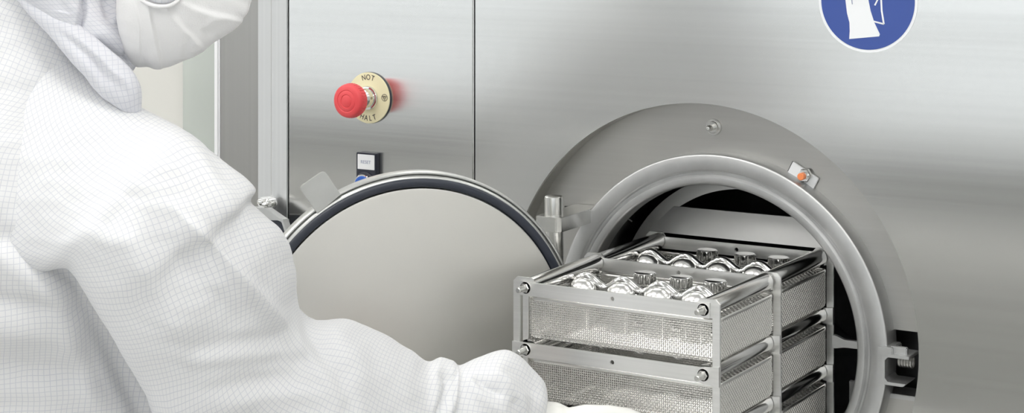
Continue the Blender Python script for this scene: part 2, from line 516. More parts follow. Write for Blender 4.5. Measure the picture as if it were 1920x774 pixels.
# chamber shelf rails, dark panels at the right inside
bm = N()
for z_ in (-.478, -.512, -.55):
    box(bm, (RC.x + .125, .05, H + z_ - .012), (RC.x + .132, .5, H + z_ + .012), .001)
obj('chamber_rail', bm, M_CHAMB, ST)
bm = N()
box(bm, (RC.x - .10, -.03, RC.z - .1175), (RC.x + .10, .5, RC.z - .1135), .001)
obj('chamber_floor_rail', bm, M_INNER, ST)

# cap nut on the surround
p = at(1339, 238, RD)
K = bpy.data.objects.new('lock_stud', None)
bm = N()
lathe(bm, [(0, -.002), (.0082, -.002), (.0086, -.001), (.0086, 0)], p, (0, 1, 0), 40)
lathe(bm, [(0, -.0045), (.0055, -.0045), (.0062, -.0035), (.0062, -.0015)], p, (0, 1, 0), 40)
lathe(bm, [(0, -.016), (.0018, -.0155), (.003, -.0135), (.0032, -.009), (.0032, -.003)], p, (0, 1, 0), 24)
obj('bolt', bm, M_MACH, ST, 35, label='polished domed bolt with washers above port')

# sensor block with orange tip
cs = [at(*q, RD - .0005) for q in ((1489, 302), (1537, 334), (1523, 361), (1475, 330))]
bm = N()
cc = sum(cs, Vector()) / 4
big = [cc + (q - cc) * 1.035 + Vector((-.0013, 0, -.0008)) for q in cs]
slab(bm, [q + Vector((0, .0004, 0)) for q in big], (0, -.0012, 0))
sp = obj('sensor_gap', bm, M_BLACK, ST, label='black edge around the white block')
bm = N(); slab(bm, [q for q in cs], (0, -.0036, 0), .0006)
sb = obj('sensor_block', bm, M_WHITEP, ST, 30, label='white plastic block')
pc = at(1511, 328, RD - .004)
bm = N()
lathe(bm, [(0, -.005), (.0062, -.005), (.0070, -.004), (.0070, 0)], pc, (0, 1, 0), 6)
lathe(bm, [(.0, -.010), (.0045, -.010), (.0045, -.004)], pc, (0, 1, 0), 24)
nn = obj('nut', bm, M_CHROME, sb, 30)
bm = N(); lathe(bm, [(0, -.0145), (.0030, -.0145), (.0036, -.0138), (.0036, -.009)], pc, (0, 1, 0), 24)
obj('sensor_tip', bm, M_ORANGE, sb, 30, label='orange round tip')

# hinge arm and pin
pinx = -.9135
PIN = Vector((pinx, -.050, 0))
zt_ = at(1040, 403, -.05).z
bm = N()
aw = .0145
slab(bm, [(pinx - aw, RD, zt_ - .0152), (pinx - aw, -.062, zt_ - .0152), (pinx - aw + .003, -.0650, zt_ - .0152), (pinx + aw - .004, -.0650, zt_ - .0152), (pinx + aw, -.061, zt_ - .0152), (pinx + aw, RD, zt_ - .0152)], (0, 0, .0152), .0007)
ha = obj('hinge_arm', bm, M_MACH, ST, 30)
bm = N()
lathe(bm, [(0, .0195), (.0085, .0195), (.0095, .0187), (.0097, .017), (.0097, -.0)], PIN + Vector((0, 0, zt_)), (0, 0, 1), 48)
obj('hinge_pin', bm, M_MACH, ha, 35)
bm = N()
lathe(bm, [(.0, .0), (.0098, .0), (.0098, -.23), (0, -.23)], PIN + Vector((0, 0, zt_ - .0155)), (0, 0, 1), 40)
obj('hinge_barrel', bm, M_MACH, ST, 35)
bm = N(); a = at(1059, 387.5, RD - .0006); b_ = at(1112, 391.5, RD - .0006); box(bm, (a.x, RD - .0014, a.z - .0006), (b_.x, RD, a.z + .0008)); obj('slit', bm, M_BLACK, ST)

# latch bracket
bm = N()
YL = -.004
def q(px, py, y=YL): v = at(px, py, y); return v
zt1 = q(1665, 664).z; zb1 = q(1665, 722).z; xl = q(1653, 690).x; xr_ = q(1704, 690).x
th = .0030
c_ = [(xr_, zt1), (xl + .004, zt1), (xl + .001, zt1 - .001), (xl, zt1 - .004), (xl, zb1 + .004), (xl + .001, zb1 + .001), (xl + .004, zb1), (xr_ - .006, zb1),
      (xr_ - .003, zb1 + th), (xl + .006, zb1 + th), (xl + th, zb1 + .006), (xl + th, zt1 - .006), (xl + .006, zt1 - th), (xr_, zt1 - th)]
slab(bm, [(x, YL, z) for x, z in c_], (0, .030, 0), .0004)
lb = obj('latch_bracket', bm, M_RING, ST, 30)
bm = N(); box(bm, (xl - .005, YL + .002, zt1 - .002), (xl + .010, YL + .03, zt1 + .006), .001); box(bm, (xl + .006, YL + .006, zt1 - .001), (xr_ - .004, YL + .012, zt1 + .0065), .001)
obj('bracket_weld', bm, M_RING, lb, 30)
bm = N()
for i in range(5): lathe(bm, [(0, 0), (.0055, 0), (.0058, .001), (.0058, .0022), (.0050, .0028)], (xl + .012 + i * .0028, YL + .016, (zt1 + zb1) / 2 + .006), (1, 0, 0), 20)
obj('latch_spindle', bm, M_DARKP, lb, 30)

# the corner jamb left of the panel
XJ0 = at(512, 300, 0).x
bm = N(); box(bm, (XJ0, -.001, ZB), (XS0 - .0008, .02, ZT), .0008)
obj('jamb_post', bm, M_JAMB, ST, 30)
bm = N(); tube(bm, [(XJ0 - .001, .0035, ZB), (XJ0 - .001, .0035, ZT)], .004, 12); obj('weld_bead', bm, M_JAMB, ST, 60)
bm = N(); box(bm, (at(486, 300, .01).x, .006, ZB), (XJ0, .03, ZT), .002); obj('jamb_strip', bm, M_JAMB, ST, 30)
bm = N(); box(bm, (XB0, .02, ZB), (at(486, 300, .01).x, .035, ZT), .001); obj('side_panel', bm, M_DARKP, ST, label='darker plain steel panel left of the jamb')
# machine body behind
bm = N(); box(bm, (XB0, .64, ZB), (1.6, .66, ZT)); box(bm, (1.58, .02, ZB), (1.6, .64, ZT)); box(bm, (XB0, .036, ZT - .02), (1.6, .64, ZT)); obj('machine_casing', bm, M_DARKP, ST)
bm = N(); box(bm, (XB0, .01, 0), (1.6, .62, ZB)); obj('plinth', bm, M_DARKP, ST)
# jamb bolt with wing
p = at(511, 381, -.008)
bm = N()
lathe(bm, [(0, -.012), (.004, -.012), (.0065, -.010), (.0072, -.006), (.0072, 0)], p, (0, 1, 0), 24)
lathe(bm, [(0, -.018), (.0025, -.0175), (.0032, -.015), (.0032, -.01)], p, (0, 1, 0), 16)
obj('jamb_bolt', bm, M_CHROME, ST, 35, label='small polished bolt on the jamb')
bm = N(); p2 = at(497, 377, -.004); lathe(bm, [(0, -.012), (.004, -.010), (.0052, -.005), (.0045, 0.012)], p2, (0, 1, 0), 20); obj('jamb_bolt', bm, M_CHROME, ST, 35)
# catch bracket (behind the sleeve)
bm = N()
yb = -.03
pts = [at(*w, yb) for w in ((468, 392), (505, 393), (530, 411), (538, 440), (531, 452), (534, 444), (526, 417), (503, 414), (468, 414))]
pts = [at(*w, yb) for w in ((462, 388), (500, 391), (524, 408), (531, 412), (539, 436), (534, 438), (527, 416), (520, 413), (462, 413))]
slab(bm, pts, (0, .010, 0), .0006)
a = at(470, 405, yb); box(bm, (a.x - .02, yb, a.z - .012), (a.x + .004, .012, a.z + .004), .001)
cb = obj('catch_bracket', bm, M_RING, ST, 30)
bm = N(); pts = [at(*w, yb + .006) for w in ((470, 413), (520, 413), (527, 416), (534, 438), (528, 452), (470, 452))]
slab(bm, pts, (0, .006, 0)); obj('catch_dark_inside', bm, M_RUBBER, cb)  # dark sheet drawn for the dark inside of the bracket

# ---- the door
PHI = .895
DC = Vector((-1.0045 * .97, (-.1712 + D) * .97 - D, -.4383 * .97 + H))
DT = Vector((cos(PHI), sin(PHI), 0)); DN = Vector((sin(PHI), -cos(PHI), 0))   # DN faces the room (camera)
bm = N()
R0 = .179 * .97
GS = .97
pr = [(0, -.022), (R0 - .02, -.022), (R0 - .004, -.018), (R0, -.014), (R0, -.004), (R0 - .0012, -.0022), (R0 - .0024, -.0022), (R0 - .0034, -.0050), (R0 - .0044, -.0012), (R0 - .0062, .0), (.1722 * GS, .0), (.1722 * GS, -.004), (0, -.004)]
lathe(bm, pr, DC, DN, 160)
DR = obj('door', bm, M_RIM, ST, 45, label='round door swung open, inner side showing')
bm = N()
lathe(bm, [(r_ * GS, h_) for r_, h_ in [(.1724, -.003), (.1718, .0018), (.170, .0030), (.166, .0030), (.1640, .0018), (.1632, -.003)]], DC, DN, 160, closed=True)
obj('door_gasket', bm, M_RUBBER, DR, 50, label='dark blue-black rubber sealing ring')
bm = N()
lathe(bm, [(r_ * GS, h_) for r_, h_ in [(0, .0012), (.160, .0012), (.1622, .0006), (.1630, -.003)]], DC, DN, 160)
obj('door_plate', bm, M_DOOR, DR, 40, label='plain satin inner face of the door')
def dplane(px, py, off=0.0):
    u = (px - 960) / F; v = (YH - py) / F
    d = Vector((CS * u - SN, SN * u + CS, v)); o = Vector((0, -D, H))
    c = DC + DN * off
    t = (c - o).dot(DN) / d.dot(DN)
    return o + d * t
# square tab, rounded corners
cr = [(560, 350), (607, 318), (638, 364), (594, 400)]
pts = []
for i in range(4):
    a, b_, c = Vector(cr[i - 1]), Vector(cr[i]), Vector(cr[(i + 1) % 4])
    rad = 9 if i < 2 else 2
    u1 = (a - b_).normalized(); u2 = (c - b_).normalized()
    for k in range(5):
        t = k / 4
        p = b_ + u1 * rad * (1 - t) ** 2 + u2 * rad * t ** 2
        pts.append(dplane(p.x, p.y, -.003))
bm = N(); slab(bm, pts, DN * .0025, .0004)
obj('door_tab', bm, M_RIM, DR, 30, label='rounded square steel tab on door edge')
# hinge leaf between barrel and door
bm = N()
hz = DC.z
e = DC + DT * (R0 - .012) - DN * .018
for dz in (-.03, -.10):
    bm = N(); tube(bm, [Vector((pinx, -.05, hz + dz + .02)), Vector((e.x, e.y, hz + dz + .02))], .008, 12)
    obj('hinge_leaf', bm, M_MACH, DR, 30)

# ------------------------------------------------------------------ emergency stop
EC = Vector((-1.1817, 0, -.2106 + H))
EC = Vector((at(694, 183).x, 0, at(694, 183).z))
ES = thing('emergency_stop_button', 'red mushroom emergency stop button on round pale yellow plate', 'emergency stop', EC)
bm = N(); lathe(bm, [(0, .0), (.0288, .0), (.0288, .0022), (0, .0022)], EC, (0, -1, 0), 64); obj('backing_ring', bm, M_NAVY, ES, 30)
bm = N(); lathe(bm, [(0, .0022), (.0286, .0022), (.0286, .0032), (.0283, .0036), (0, .0036)], EC, (0, -1, 0), 64)
lp = obj('legend_plate', bm, M_YEL, ES, 30, label='pale yellow disc reading NOT HALT')
def wm(x, z, y, rot=0.0, sx=1.0):
    c, s = cos(rot), sin(rot)
    return basis((EC.x + x, y, EC.z + z), (c * sx, 0, s * sx), (-s, 0, c), (0, -1, 0))
bm = N()
for s_, arc, up in (('NOT', .0230, 1), ('HALT', .0230, -1)):
    k = len(s_); st = radians(15.5 if k == 3 else 14.5)
    for i, ch in enumerate(s_):
        a = (i - (k - 1) / 2) * st
        if up > 0: x, z, r_ = arc * sin(a), arc * cos(a), -a
        else: x, z, r_ = arc * sin(a), -arc * cos(a), a
        text(bm, ch, .0085, wm(x, z, -.00355, r_, .85))
sy = .0222
for R1_ in (.0038,):
    pts = [(EC.x + sy + R1_ * cos(t * pi / 12), -.0038, EC.z + .0015 + R1_ * sin(t * pi / 12)) for t in range(25)]
    tube(bm, pts, .00025, 6, False)
    tr = [(EC.x + sy + .0032 * cos(radians(a)), -.0038, EC.z + .0015 + .0032 * sin(radians(a))) for a in (150, 30, 270, 150)]
    tube(bm, tr, .00025, 6, False)
    tr = [(EC.x + sy + .0016 * cos(radians(a)), -.0038, EC.z + .0015 + .0016 * sin(radians(a))) for a in (150, 30, 270, 150)]
    tube(bm, tr, .0002, 6, False)
obj('legend_marks', bm, M_INK, lp, label='dark engraved letters NOT and HALT with round symbol')
bm = N(); lathe(bm, [(.0135, .0034), (.0135, .0062), (.0128, .0072), (.0112, .0074), (.0112, .019), (.0105, .0205), (.0085, .021), (.0085, .030), (0, .030)], EC, (0, -1, 0), 48)
for a in range(8):
    pass
obj('collar', bm, M_CHROME, ES, 35, label='silvery metal collar')
bm = N()
prf = [(.0, .0335), (.0085, .0335), (.0150, .0345), (.0182, .0365), (.0188, .0385), (.0188, .0465), (.0182, .0490), (.0165, .0505), (.0125, .0510), (.0118, .0505), (.0112, .0510), (.0075, .0513), (.0070, .0507), (.0062, .0513), (0, .0514)]
prf = [(r_, h_ - .0055) for r_, h_ in prf]
lathe(bm, prf, EC, (0, -1, 0), 96)
for i in range(36):
    a = 2 * pi * i / 36
    c = EC + Vector((cos(a) * .0188, 0, sin(a) * .0188))
    tube(bm, [c + Vector((0, -.034, 0)), c + Vector((0, -.040, 0))], .0005, 6)
obj('button_head', bm, M_RED, ES, 40, label='red mushroom head with turn marks')

# ------------------------------------------------------------------ reset button
yR = -.001
a = at(669, 285, -.006); b_ = at(706, 288, -.006); c = at(706, 335, -.006)
RS = thing('reset_button', 'blue reset push button with black label holder', 'push button', ((a.x + b_.x) / 2, 0, c.z))
bm = N(); zt2 = (a.z + b_.z) / 2; zb2 = zt2 - .044
box(bm, (a.x, -.0072, zb2), (b_.x, 0, zt2), .0006)
obj('label_holder', bm, M_NAVY, RS, 30, label='black label holder')
wl = b_.x - a.x
bm = N(); box(bm, (a.x + .0022, -.0078, zt2 - .0185), (b_.x - .0018, -.0070, zt2 - .0018), .0003); lbn = obj('label', bm, M_WHITEP, RS, label='white label reading RESET')
bm = N(); text(bm, 'RESET', .0052, basis(((a.x + b_.x) / 2, -.0077, zt2 - .0103), (1, 0, 0), (0, 0, 1), (0, -1, 0))); obj('label_text', bm, M_INKB, lbn)
cb_ = Vector(((a.x + b_.x) / 2 - .0005, 0, at(690, 344, 0).z))
bm = N(); lathe(bm, [(.0140, .006), (.0140, .0085), (.0125, .0100), (.0112, .0100), (.0112, .0085)], cb_, (0, -1, 0), 48); obj('bezel', bm, M_NAVY, RS, 35)
bm = N(); lathe(bm, [(.0118, .007), (.0118, .013), (.0112, .0136), (.0102, .0136), (.0102, .012)], cb_, (0, -1, 0), 48); obj('bezel_ring', bm, M_CHROME, RS, 35)
bm = N(); lathe(bm, [(0, .0150), (.0095, .0150), (.0103, .0142), (.0103, .012)], cb_, (0, -1, 0), 48); obj('button_cap', bm, M_BLUE, RS, 35)

# ------------------------------------------------------------------ safety sign
sl, sr = at(1535.5, 6), at(1721, 12)
srad = (sr.x - sl.x) / 2
sc = Vector(((sl.x + sr.x) / 2, 0, at(1628, 98.5).z + srad))
SG = thing('glove_sign', 'round blue sign with white protective glove symbol', 'sign', sc)
bm = N(); lathe(bm, [(0, .0), (srad, .0), (srad, .0006), (0, .0006)], sc, (0, -1, 0), 96); obj('sign_border', bm, M_SIGNW, SG, 30, label='white round border')
bm = N(); lathe(bm, [(0, .0006), (srad * .945, .0006), (srad * .945, .0009), (0, .0009)], sc, (0, -1, 0), 96); sf = obj('sign_face', bm, M_SIGNB, SG, 30, label='blue sign face')
def sp2(px, py): v = at(px, py, 0); return v
bm = N()
gl = [(1593, 73), (1649, 68), (1650.5, 64), (1640, 42), (1633, 20), (1629, 0), (1632, -20), (1641, -40), (1640, -46), (1634, -47), (1629, -38), (1625, -60), (1621, -62), (1617, -58), (1616, -38), (1611, -64), (1606, -66), (1603, -60), (1604, -38), (1597, -58), (1592, -59), (1590, -53), (1594, -32), (1586, -44), (1582, -43), (1581, -37), (1585, -15), (1586, 0), (1589, 25), (1593.5, 42), (1594, 58)]
slab(bm, [Vector((sp2(*w).x, -.0009, sp2(*w).z)) for w in gl], (0, -.0003, 0))
for ln_, r_ in (([(1654, -50), (1653, 0), (1654, 20), (1658, 45)], 1.6), ([(1658, 45), (1639, 40)], 1.4), ([(1641, 10), (1646, 0), (1652, -14)], 1.4)):
    pts = [Vector((sp2(*w).x, -.0010, sp2(*w).z)) for w in ln_]
    for a, b_ in zip(pts[:-1], pts[1:]):
        d = (b_ - a).normalized(); n2 = Vector((-d.z, 0, d.x)) * (r_ / 1900)
        slab(bm, [a - n2, b_ - n2, b_ + n2, a + n2], (0, -.0003, 0))
obj('glove_symbol', bm, M_SIGNW, sf, label='white glove pictogram')
bm = N(); w0, w1 = sp2(1597, -8), sp2(1599, 8); tube(bm, [Vector((w0.x, -.0012, w0.z)), Vector((w1.x, -.0012, w1.z))], .0005, 6); obj('symbol_line', bm, M_INKB, sf)

# ------------------------------------------------------------------ the rack
RKX, RKY, RW, RL = -.8627, -.2170, .2095, .1384
RZT = -.3402 + H; RZB = -.3492 + H; RH = .0572; BI = .0146
RK = thing('instrument_rack', 'three-tier stainless steel rack sliding into round steriliser port', 'rack', (RKX + RW / 2, RKY, RZT - 3 * RH - .03))
NT = 3
def frame(k, hasslit):
    y = RKY + k * RL
    bm = N()
    T = .0022
    pw = .0075 if k else .0070
    zbot = RZT - NT * RH - .016
    # outline of each side post, chamfered corner
    for sgn in (0, 1):
        bm = N()
        X0 = RKX if sgn == 0 else RKX + RW
        s = 1 if sgn == 0 else -1
        w_ = pw
        slab(bm, [(X0, y, zbot), (X0, y, RZT - .004), (X0 + s * .004, y, RZT), (X0 + s * .019, y, RZT), (X0 + s * .0225, y, RZT - .0045), (X0 + s * .0225, y, RZT - .0165), (X0 + s * w_, y, RZT - .0165), (X0 + s * w_, y, zbot)], (0, T, 0))
        obj('frame_post', bm, M_SHEET, RK)
    for t in range(NT + 1):
        z1 = RZB - t * RH + .0062; z0 = z1 - .0135
        bm = N()
        n = 16
        hc = Vector((RKX + RW / 2, y - .0002, (z0 + z1) / 2)); hr = .0021
        loop = [(RKX + .009, y - .0002, z0), (RKX + RW - .009, y - .0002, z0), (RKX + RW - .009, y - .0002, z1), (RKX + .009, y - .0002, z1)]
        if t == 0:
            loop = [(RKX + .009, y - .0002, z0), (RKX + RW - .009, y - .0002, z0), (RKX + RW - .009, y - .0002, z1), (RKX + RW - .0225, y - .0002, z1 - .001), (RKX + .0225, y - .0002, z1 - .001), (RKX + .009, y - .0002, z1)]
        elif t:
            loop = [(RKX + .0, y - .0002, z0 + .001), (RKX + .02, y - .0002, z0), (RKX + RW - .02, y - .0002, z0), (RKX + RW, y - .0002, z0 - .002), (RKX + RW, y - .0002, z1 + .002), (RKX + RW - .02, y - .0002, z1), (RKX + .02, y - .0002, z1), (RKX, y - .0002, z1)]
        plate_holes(bm, loop, [[(hc.x + hr * cos(2 * pi * i / n), hc.y, hc.z + hr * sin(2 * pi * i / n)) for i in range(n)]], (0, -.0020, 0))
        cbr = obj('crossbar', bm, M_SHEET, RK)
for k in range(3): frame(k, k == 0)
bm = N(); box(bm, (RKX + .0083, RKY + .003, RZT - NT * RH - .016), (RKX + .0140, RKY + .0048, RZT - .014), .0004); obj('guide_strip', bm, M_SHEET, RK)
for k in range(2):
    for t in range(NT + 1):
        for s in (0, 1):
            x = RKX + BI if s == 0 else RKX + RW - BI
            bm = N()
            rt = .0085
            ya, ybb = RKY + k * RL + .003, RKY + (k + 1) * RL - .003
            lathe(bm, [(0, 0), (rt, 0), (rt, ybb - ya), (0, ybb - ya)], (x, ya, RZB - t * RH), (0, 1, 0), 32)
            obj('spacer_tube', bm, M_TUBE, RK, 35)
for t in range(NT + 1):
    for s in (0, 1):
        x = RKX + BI if s == 0 else RKX + RW - BI
        bm = N()
        z = RZB - t * RH
        prof = [(0, .0145), (.0019, .0145), (.0025, .0138)]
        for i in range(9): prof += [(.0025, .0135 - i * .0011), (.0022, .0130 - i * .0011)]
        prof += [(.0023, 0)]
        lathe(bm, prof, (x, RKY - .0022, z), (0, -1, 0), 16)
        lathe(bm, [(0, .0034), (.0042, .0034), (.0047, .0028), (.0047, .0008), (.0, .0008)], (x, RKY - .0022, z), (0, -1, 0), 6)
        lathe(bm, [(.0054, .0008), (.0054, 0), (0, 0)], (x, RKY - .0022, z), (0, -1, 0), 24)
        obj('rod_end', bm, M_MACH, RK, 30)
# skids carrying the rack
for s in (0, 1):
    bm = N(); x = RKX + .012 if s == 0 else RKX + RW - .012
    box(bm, (x - .006, RKY, RZT - NT * RH - .03), (x + .006, RKY + 2 * RL, RZT - NT * RH - .016), .001); obj('skid', bm, M_SHEET, RK)

# ---- wire baskets
BX0, BX1 = .0095, RW - .0045
BYL = RL - .009
BH = .0388
WAVE = [at(px, 530, RKY + .0065 + .072).x - RKX - BX0 for px in (1100, 1172, 1241, 1312)]
def basket(name, org, label):
    t = thing(name, label, 'wire basket', org, 'wire mesh baskets in the rack')
    ox, oy, oz = org           # front left bottom corner
    Wd, Dp, Hh, cr = BX1 - BX0, BYL, BH, .008
    # closed path round the basket, rounded corners; inset for bottom curve
    def path(inset, n=5):
        r = max(cr - inset, .002)
        P = []
        for cx_, cy_, a0 in ((Wd - inset - r, inset + r, -pi / 2), (Wd - inset - r, Dp - inset - r, 0), (inset + r, Dp - inset - r, pi / 2), (inset + r, inset + r, pi)):
            for k in range(n + 1):
                a = a0 + pi / 2 * k / n
                P.append(Vector((cx_ + r * cos(a), cy_ + r * sin(a), 0)))
        return P
    def resample(P, n):
        L = [0]
        for i in range(len(P)): L.append(L[-1] + (P[(i + 1) % len(P)] - P[i]).length)
        out = []; j = 0
        for k in range(n):
            s = L[-1] * k / n
            while L[j + 1] < s: j += 1
            f = (s - L[j]) / max(1e-9, L[j + 1] - L[j])
            a, b = P[j], P[(j + 1) % len(P)]
            out.append((a.lerp(b, f), (b - a).normalized()))
        return out, L[-1]
    pitch = .0021
    base = path(0.0)
    _, per = resample(base, 10)
    nU = int(per / pitch / 2) * 2
    nV = int((Hh - .003) / pitch)
    amp, wr = .00046, .00056
    def prow(z):
        # bottom rounding
        ins = 0
        if z < .005: ins = .005 * (1 - sqrt(max(0, 1 - ((.005 - z) / .005) ** 2)))
        return resample(path(ins + .0012), nU)[0]
    rows = [prow(j * pitch + .0006) for j in range(nV + 1)]
    bm = N()
    def pt(i, j, off):
        p, d = rows[min(j, nV)][i % nU]
        nrm = Vector((d.y, -d.x, 0))
        return Vector((ox, oy, oz)) + p + nrm * off + Vector((0, 0, j * pitch + .0006))
    def quadstrip(ringpts, tang_up, closed):
        pass
    # horizontal wires
    for j in range(nV + 1):
        prev = None; first = None
        for i in range(nU + 1):
            sgn = 1 if (i + j) % 2 == 0 else -1
            p, d = rows[j][i % nU]
            nrm = Vector((d.y, -d.x, 0)); c = pt(i, j, amp * sgn)
            if i == nU: ring = first
            else: ring = [bm.verts.new(c + nrm * wr), bm.verts.new(c + Vector((0, 0, wr))), bm.verts.new(c - nrm * wr), bm.verts.new(c - Vector((0, 0, wr)))]
            if prev:
                for k in range(4): bm.faces.new((prev[k], prev[(k + 1) % 4], ring[(k + 1) % 4], ring[k]))
            if first is None: first = ring
            prev = ring
    for i in range(nU):
        prev = None
        for j in range(nV + 1):
            sgn = -1 if (i + j) % 2 == 0 else 1
            p, d = rows[j][i]
            nrm = Vector((d.y, -d.x, 0)); c = pt(i, j, amp * sgn)
            ring = [bm.verts.new(c + nrm * wr), bm.verts.new(c + d * wr), bm.verts.new(c - nrm * wr), bm.verts.new(c - d * wr)]
            if prev:
                for k in range(4): bm.faces.new((prev[k], prev[(k + 1) % 4], ring[(k + 1) % 4], ring[k]))
            prev = ring
    obj('mesh_side', bm, M_WIRE, t, 179, label='woven wire side')
    # bottom grid of coarser wires
    bm = N()
    z = oz + .0008
    n = int((Wd - .01) / .0037)
    for i in range(n + 1):
        x = ox + .005 + (Wd - .01) * i / n; tube(bm, [(x, oy + .003, z), (x, oy + Dp - .003, z)], .0005, 4)
    n = int((Dp - .01) / .0037)
    for i in range(n + 1):
        y = oy + .005 + (Dp - .01) * i / n; tube(bm, [(ox + .003, y, z + .0004), (ox + Wd - .003, y, z + .0004)], .0005, 4)
    obj('mesh_floor', bm, M_WIRE, t)
    # rim: folded band
    bm = N()
    P = [p for p, d in resample(path(0.0, 8), 160)[0]]
    P2 = [p for p, d in resample(path(0.0022, 8), 160)[0]]
    sec = []
    for p, q_ in zip(P, P2):
        n_ = (p - q_).normalized(); c = (p + q_) / 2 + Vector((ox, oy, oz + Hh - .0018))
        sec.append([bm.verts.new(c + n_ * .0013 * cos(a) + Vector((0, 0, .0019 * sin(a)))) for a in [2 * pi * k / 10 for k in range(10)]])
    for a, b_ in zip(sec, sec[1:] + sec[:1]):
        for k in range(10): bm.faces.new((a[k], a[(k + 1) % 10], b_[(k + 1) % 10], b_[k]))
    obj('basket_rim', bm, M_RIMW, t, 60)
    # bottom band
    bm = N()
    for sx in (ox + .016, ox + Wd - .016):
        pass
    # comb strips inside both sides
    for sx, dr in ((ox + .004, 1), (ox + Wd - .004, -1)):
        bm = N()
        m_ = 15
        for i in range(m_):
            y = oy + .012 + (Dp - .024) * i / (m_ - 1)
            tube(bm, [(sx, y, oz + Hh - .004), (sx + dr * .010, y + .002, oz + Hh - .0005)], .0011, 8)
        box(bm, (min(sx + dr * .009, sx + dr * .012), oy + .01, oz + Hh - .005), (max(sx + dr * .009, sx + dr * .012), oy + Dp - .01, oz + Hh + .000))
        obj('holding_comb', bm, M_CHROME, t, 50)
    # wavy band
    bm = N()
    n = 160; y0, dep = .072, .010
    A_ = []
    c0, c1 = WAVE[0], WAVE[-1]; stp = (c1 - c0) / 3
    xs, xe = c0 - stp * .5, min(c1 + stp * .55, Wd - .014)
    for i in range(n + 1):
        x = xs + (xe - xs) * i / n
        A_.append(Vector((ox + x, oy + y0, oz + .0395 + .0095 * (0.5 + 0.5 * cos(2 * pi * (x - c0) / stp)) ** .85)))
    rings = []
    for i, p in enumerate(A_):
        tt = (A_[min(i + 1, n)] - A_[max(i - 1, 0)]).normalized(); nn_ = Vector((-tt.z, 0, tt.x))
        rings.append([bm.verts.new(p + Vector((0, dep * a / 2, 0)) + nn_ * .0021 * b) for (a, b) in ((-1, -.6), (-.95, .5), (-.5, 1), (0, 1.25), (.5, 1), (.95, .5), (1, -.6), (0, -.3))])
    for a, b in zip(rings[:-1], rings[1:]):
        for k in range(8): bm.faces.new((a[k], a[(k + 1) % 8], b[(k + 1) % 8], b[k]))
    bm.faces.new(rings[0]); bm.faces.new(rings[-1][::-1])
    obj('wavy_band', bm, M_CHROME, t, 60, label='polished wavy retaining band')
    return t
bzs = []
for t in range(NT): bzs.append(RZB - (t + 1) * RH + .0087)
b0 = basket('wire_basket', (RKX + BX0, RKY + .0065, bzs[0]), 'wire mesh basket of polished domes, front of top tier')
tiers = ['top', 'middle', 'bottom']
BK = {(0, 0): b0}
for t in range(NT):
    for k in range(2):
        if (t, k) == (0, 0): continue
        BK[(t, k)] = dup(b0, (RKX + BX0, RKY + .0065 + k * RL, bzs[t]),
            'wire mesh basket in the %s of the %s tier of the rack' % ('front' if k == 0 else 'rear', tiers[t]))

# ---- contents of the two top baskets
cup = None; jar = None
crest = WAVE
nth = ['leftmost', 'second from left', 'third from left', 'rightmost']
for k in range(2):
    oy = RKY + .0065 + k * RL
    for i, cx_ in enumerate(crest):
        loc = (RKX + BX0 + cx_, oy + .063, bzs[0] + .0018)
        lab = 'polished steel dome under the wavy band, %s in the %s top basket' % (nth[i], 'front' if k == 0 else 'rear')
        if cup is None:
            cup = thing('steel_cup', lab, 'steel cup', loc, 'polished steel domes in the top baskets')
            bm = N()
            c = Vector(loc)
            pr = [(.0135, 0), (.0135, .0340)] + [(.0135 * cos(a), .0340 + .0115 * sin(a)) for a in [pi / 2 * q_ / 12 for q_ in range(1, 12)]] + [(0, .0455)]
            lathe(bm, pr, c, (0, 0, 1), 40)
            obj('cup_body', bm, M_DOME, cup, 40)
            bm = N(); lathe(bm, [(.0135, .026), (.0146, .0265), (.0146, .0285), (.0135, .029)], c, (0, 0, 1), 40); obj('cup_rim', bm, M_CHROME, cup, 40)
        else: dup(cup, loc, lab)
    for i in range(3):
        loc = (at((1209, 1277, 1341)[i], 530, oy + .110).x if k == 0 else at((1326, 1397, 1460)[i], 480, oy + .110).x, oy + .110, bzs[0] + .0018)
        lab = 'glass jar with silvery collar, %s in the %s top basket' % (('left', 'middle', 'right')[i], 'front' if k == 0 else 'rear')
        if jar is None:
            jar = thing('glass_jar', lab, 'glass jar', loc, 'glass jars in the top baskets')
            c = Vector(loc); JH = .0085
            bm = N(); lathe(bm, [(0, 0), (.0095, 0), (.0102, .001), (.0102, .0315), (.0088, .035), (.0088, .0395), (.0074, .0395), (.0074, .035), (.0086, .0305), (.0086, .002), (0, .002)], c, (0, 0, 1), 36)
            obj('jar_body', bm, M_GLASS, jar, 40)
            bm = N()
            lathe(bm, [(.0100, .0375), (.0105, .038), (.0105, .0465), (.0100, .047), (0, .047)], c, (0, 0, 1), 36)
            for q_ in range(24):
                a = 2 * pi * q_ / 24; tube(bm, [c + Vector((.0105 * cos(a), .0105 * sin(a), .0387)), c + Vector((.0105 * cos(a), .0105 * sin(a), .0458))], .0006, 5)
            obj('jar_cap', bm, M_CHROME, jar, 40)
            bm = N()
            for zz in (.010, .018, .0245, .0285): lathe(bm, [(.0103, zz), (.0112, zz + .0008), (.0112, zz + .0018), (.0103, zz + .0026)], c, (0, 0, 1), 30)
            obj('jar_band', bm, M_CHROME, jar, 40)
        else: dup(jar, loc, lab)

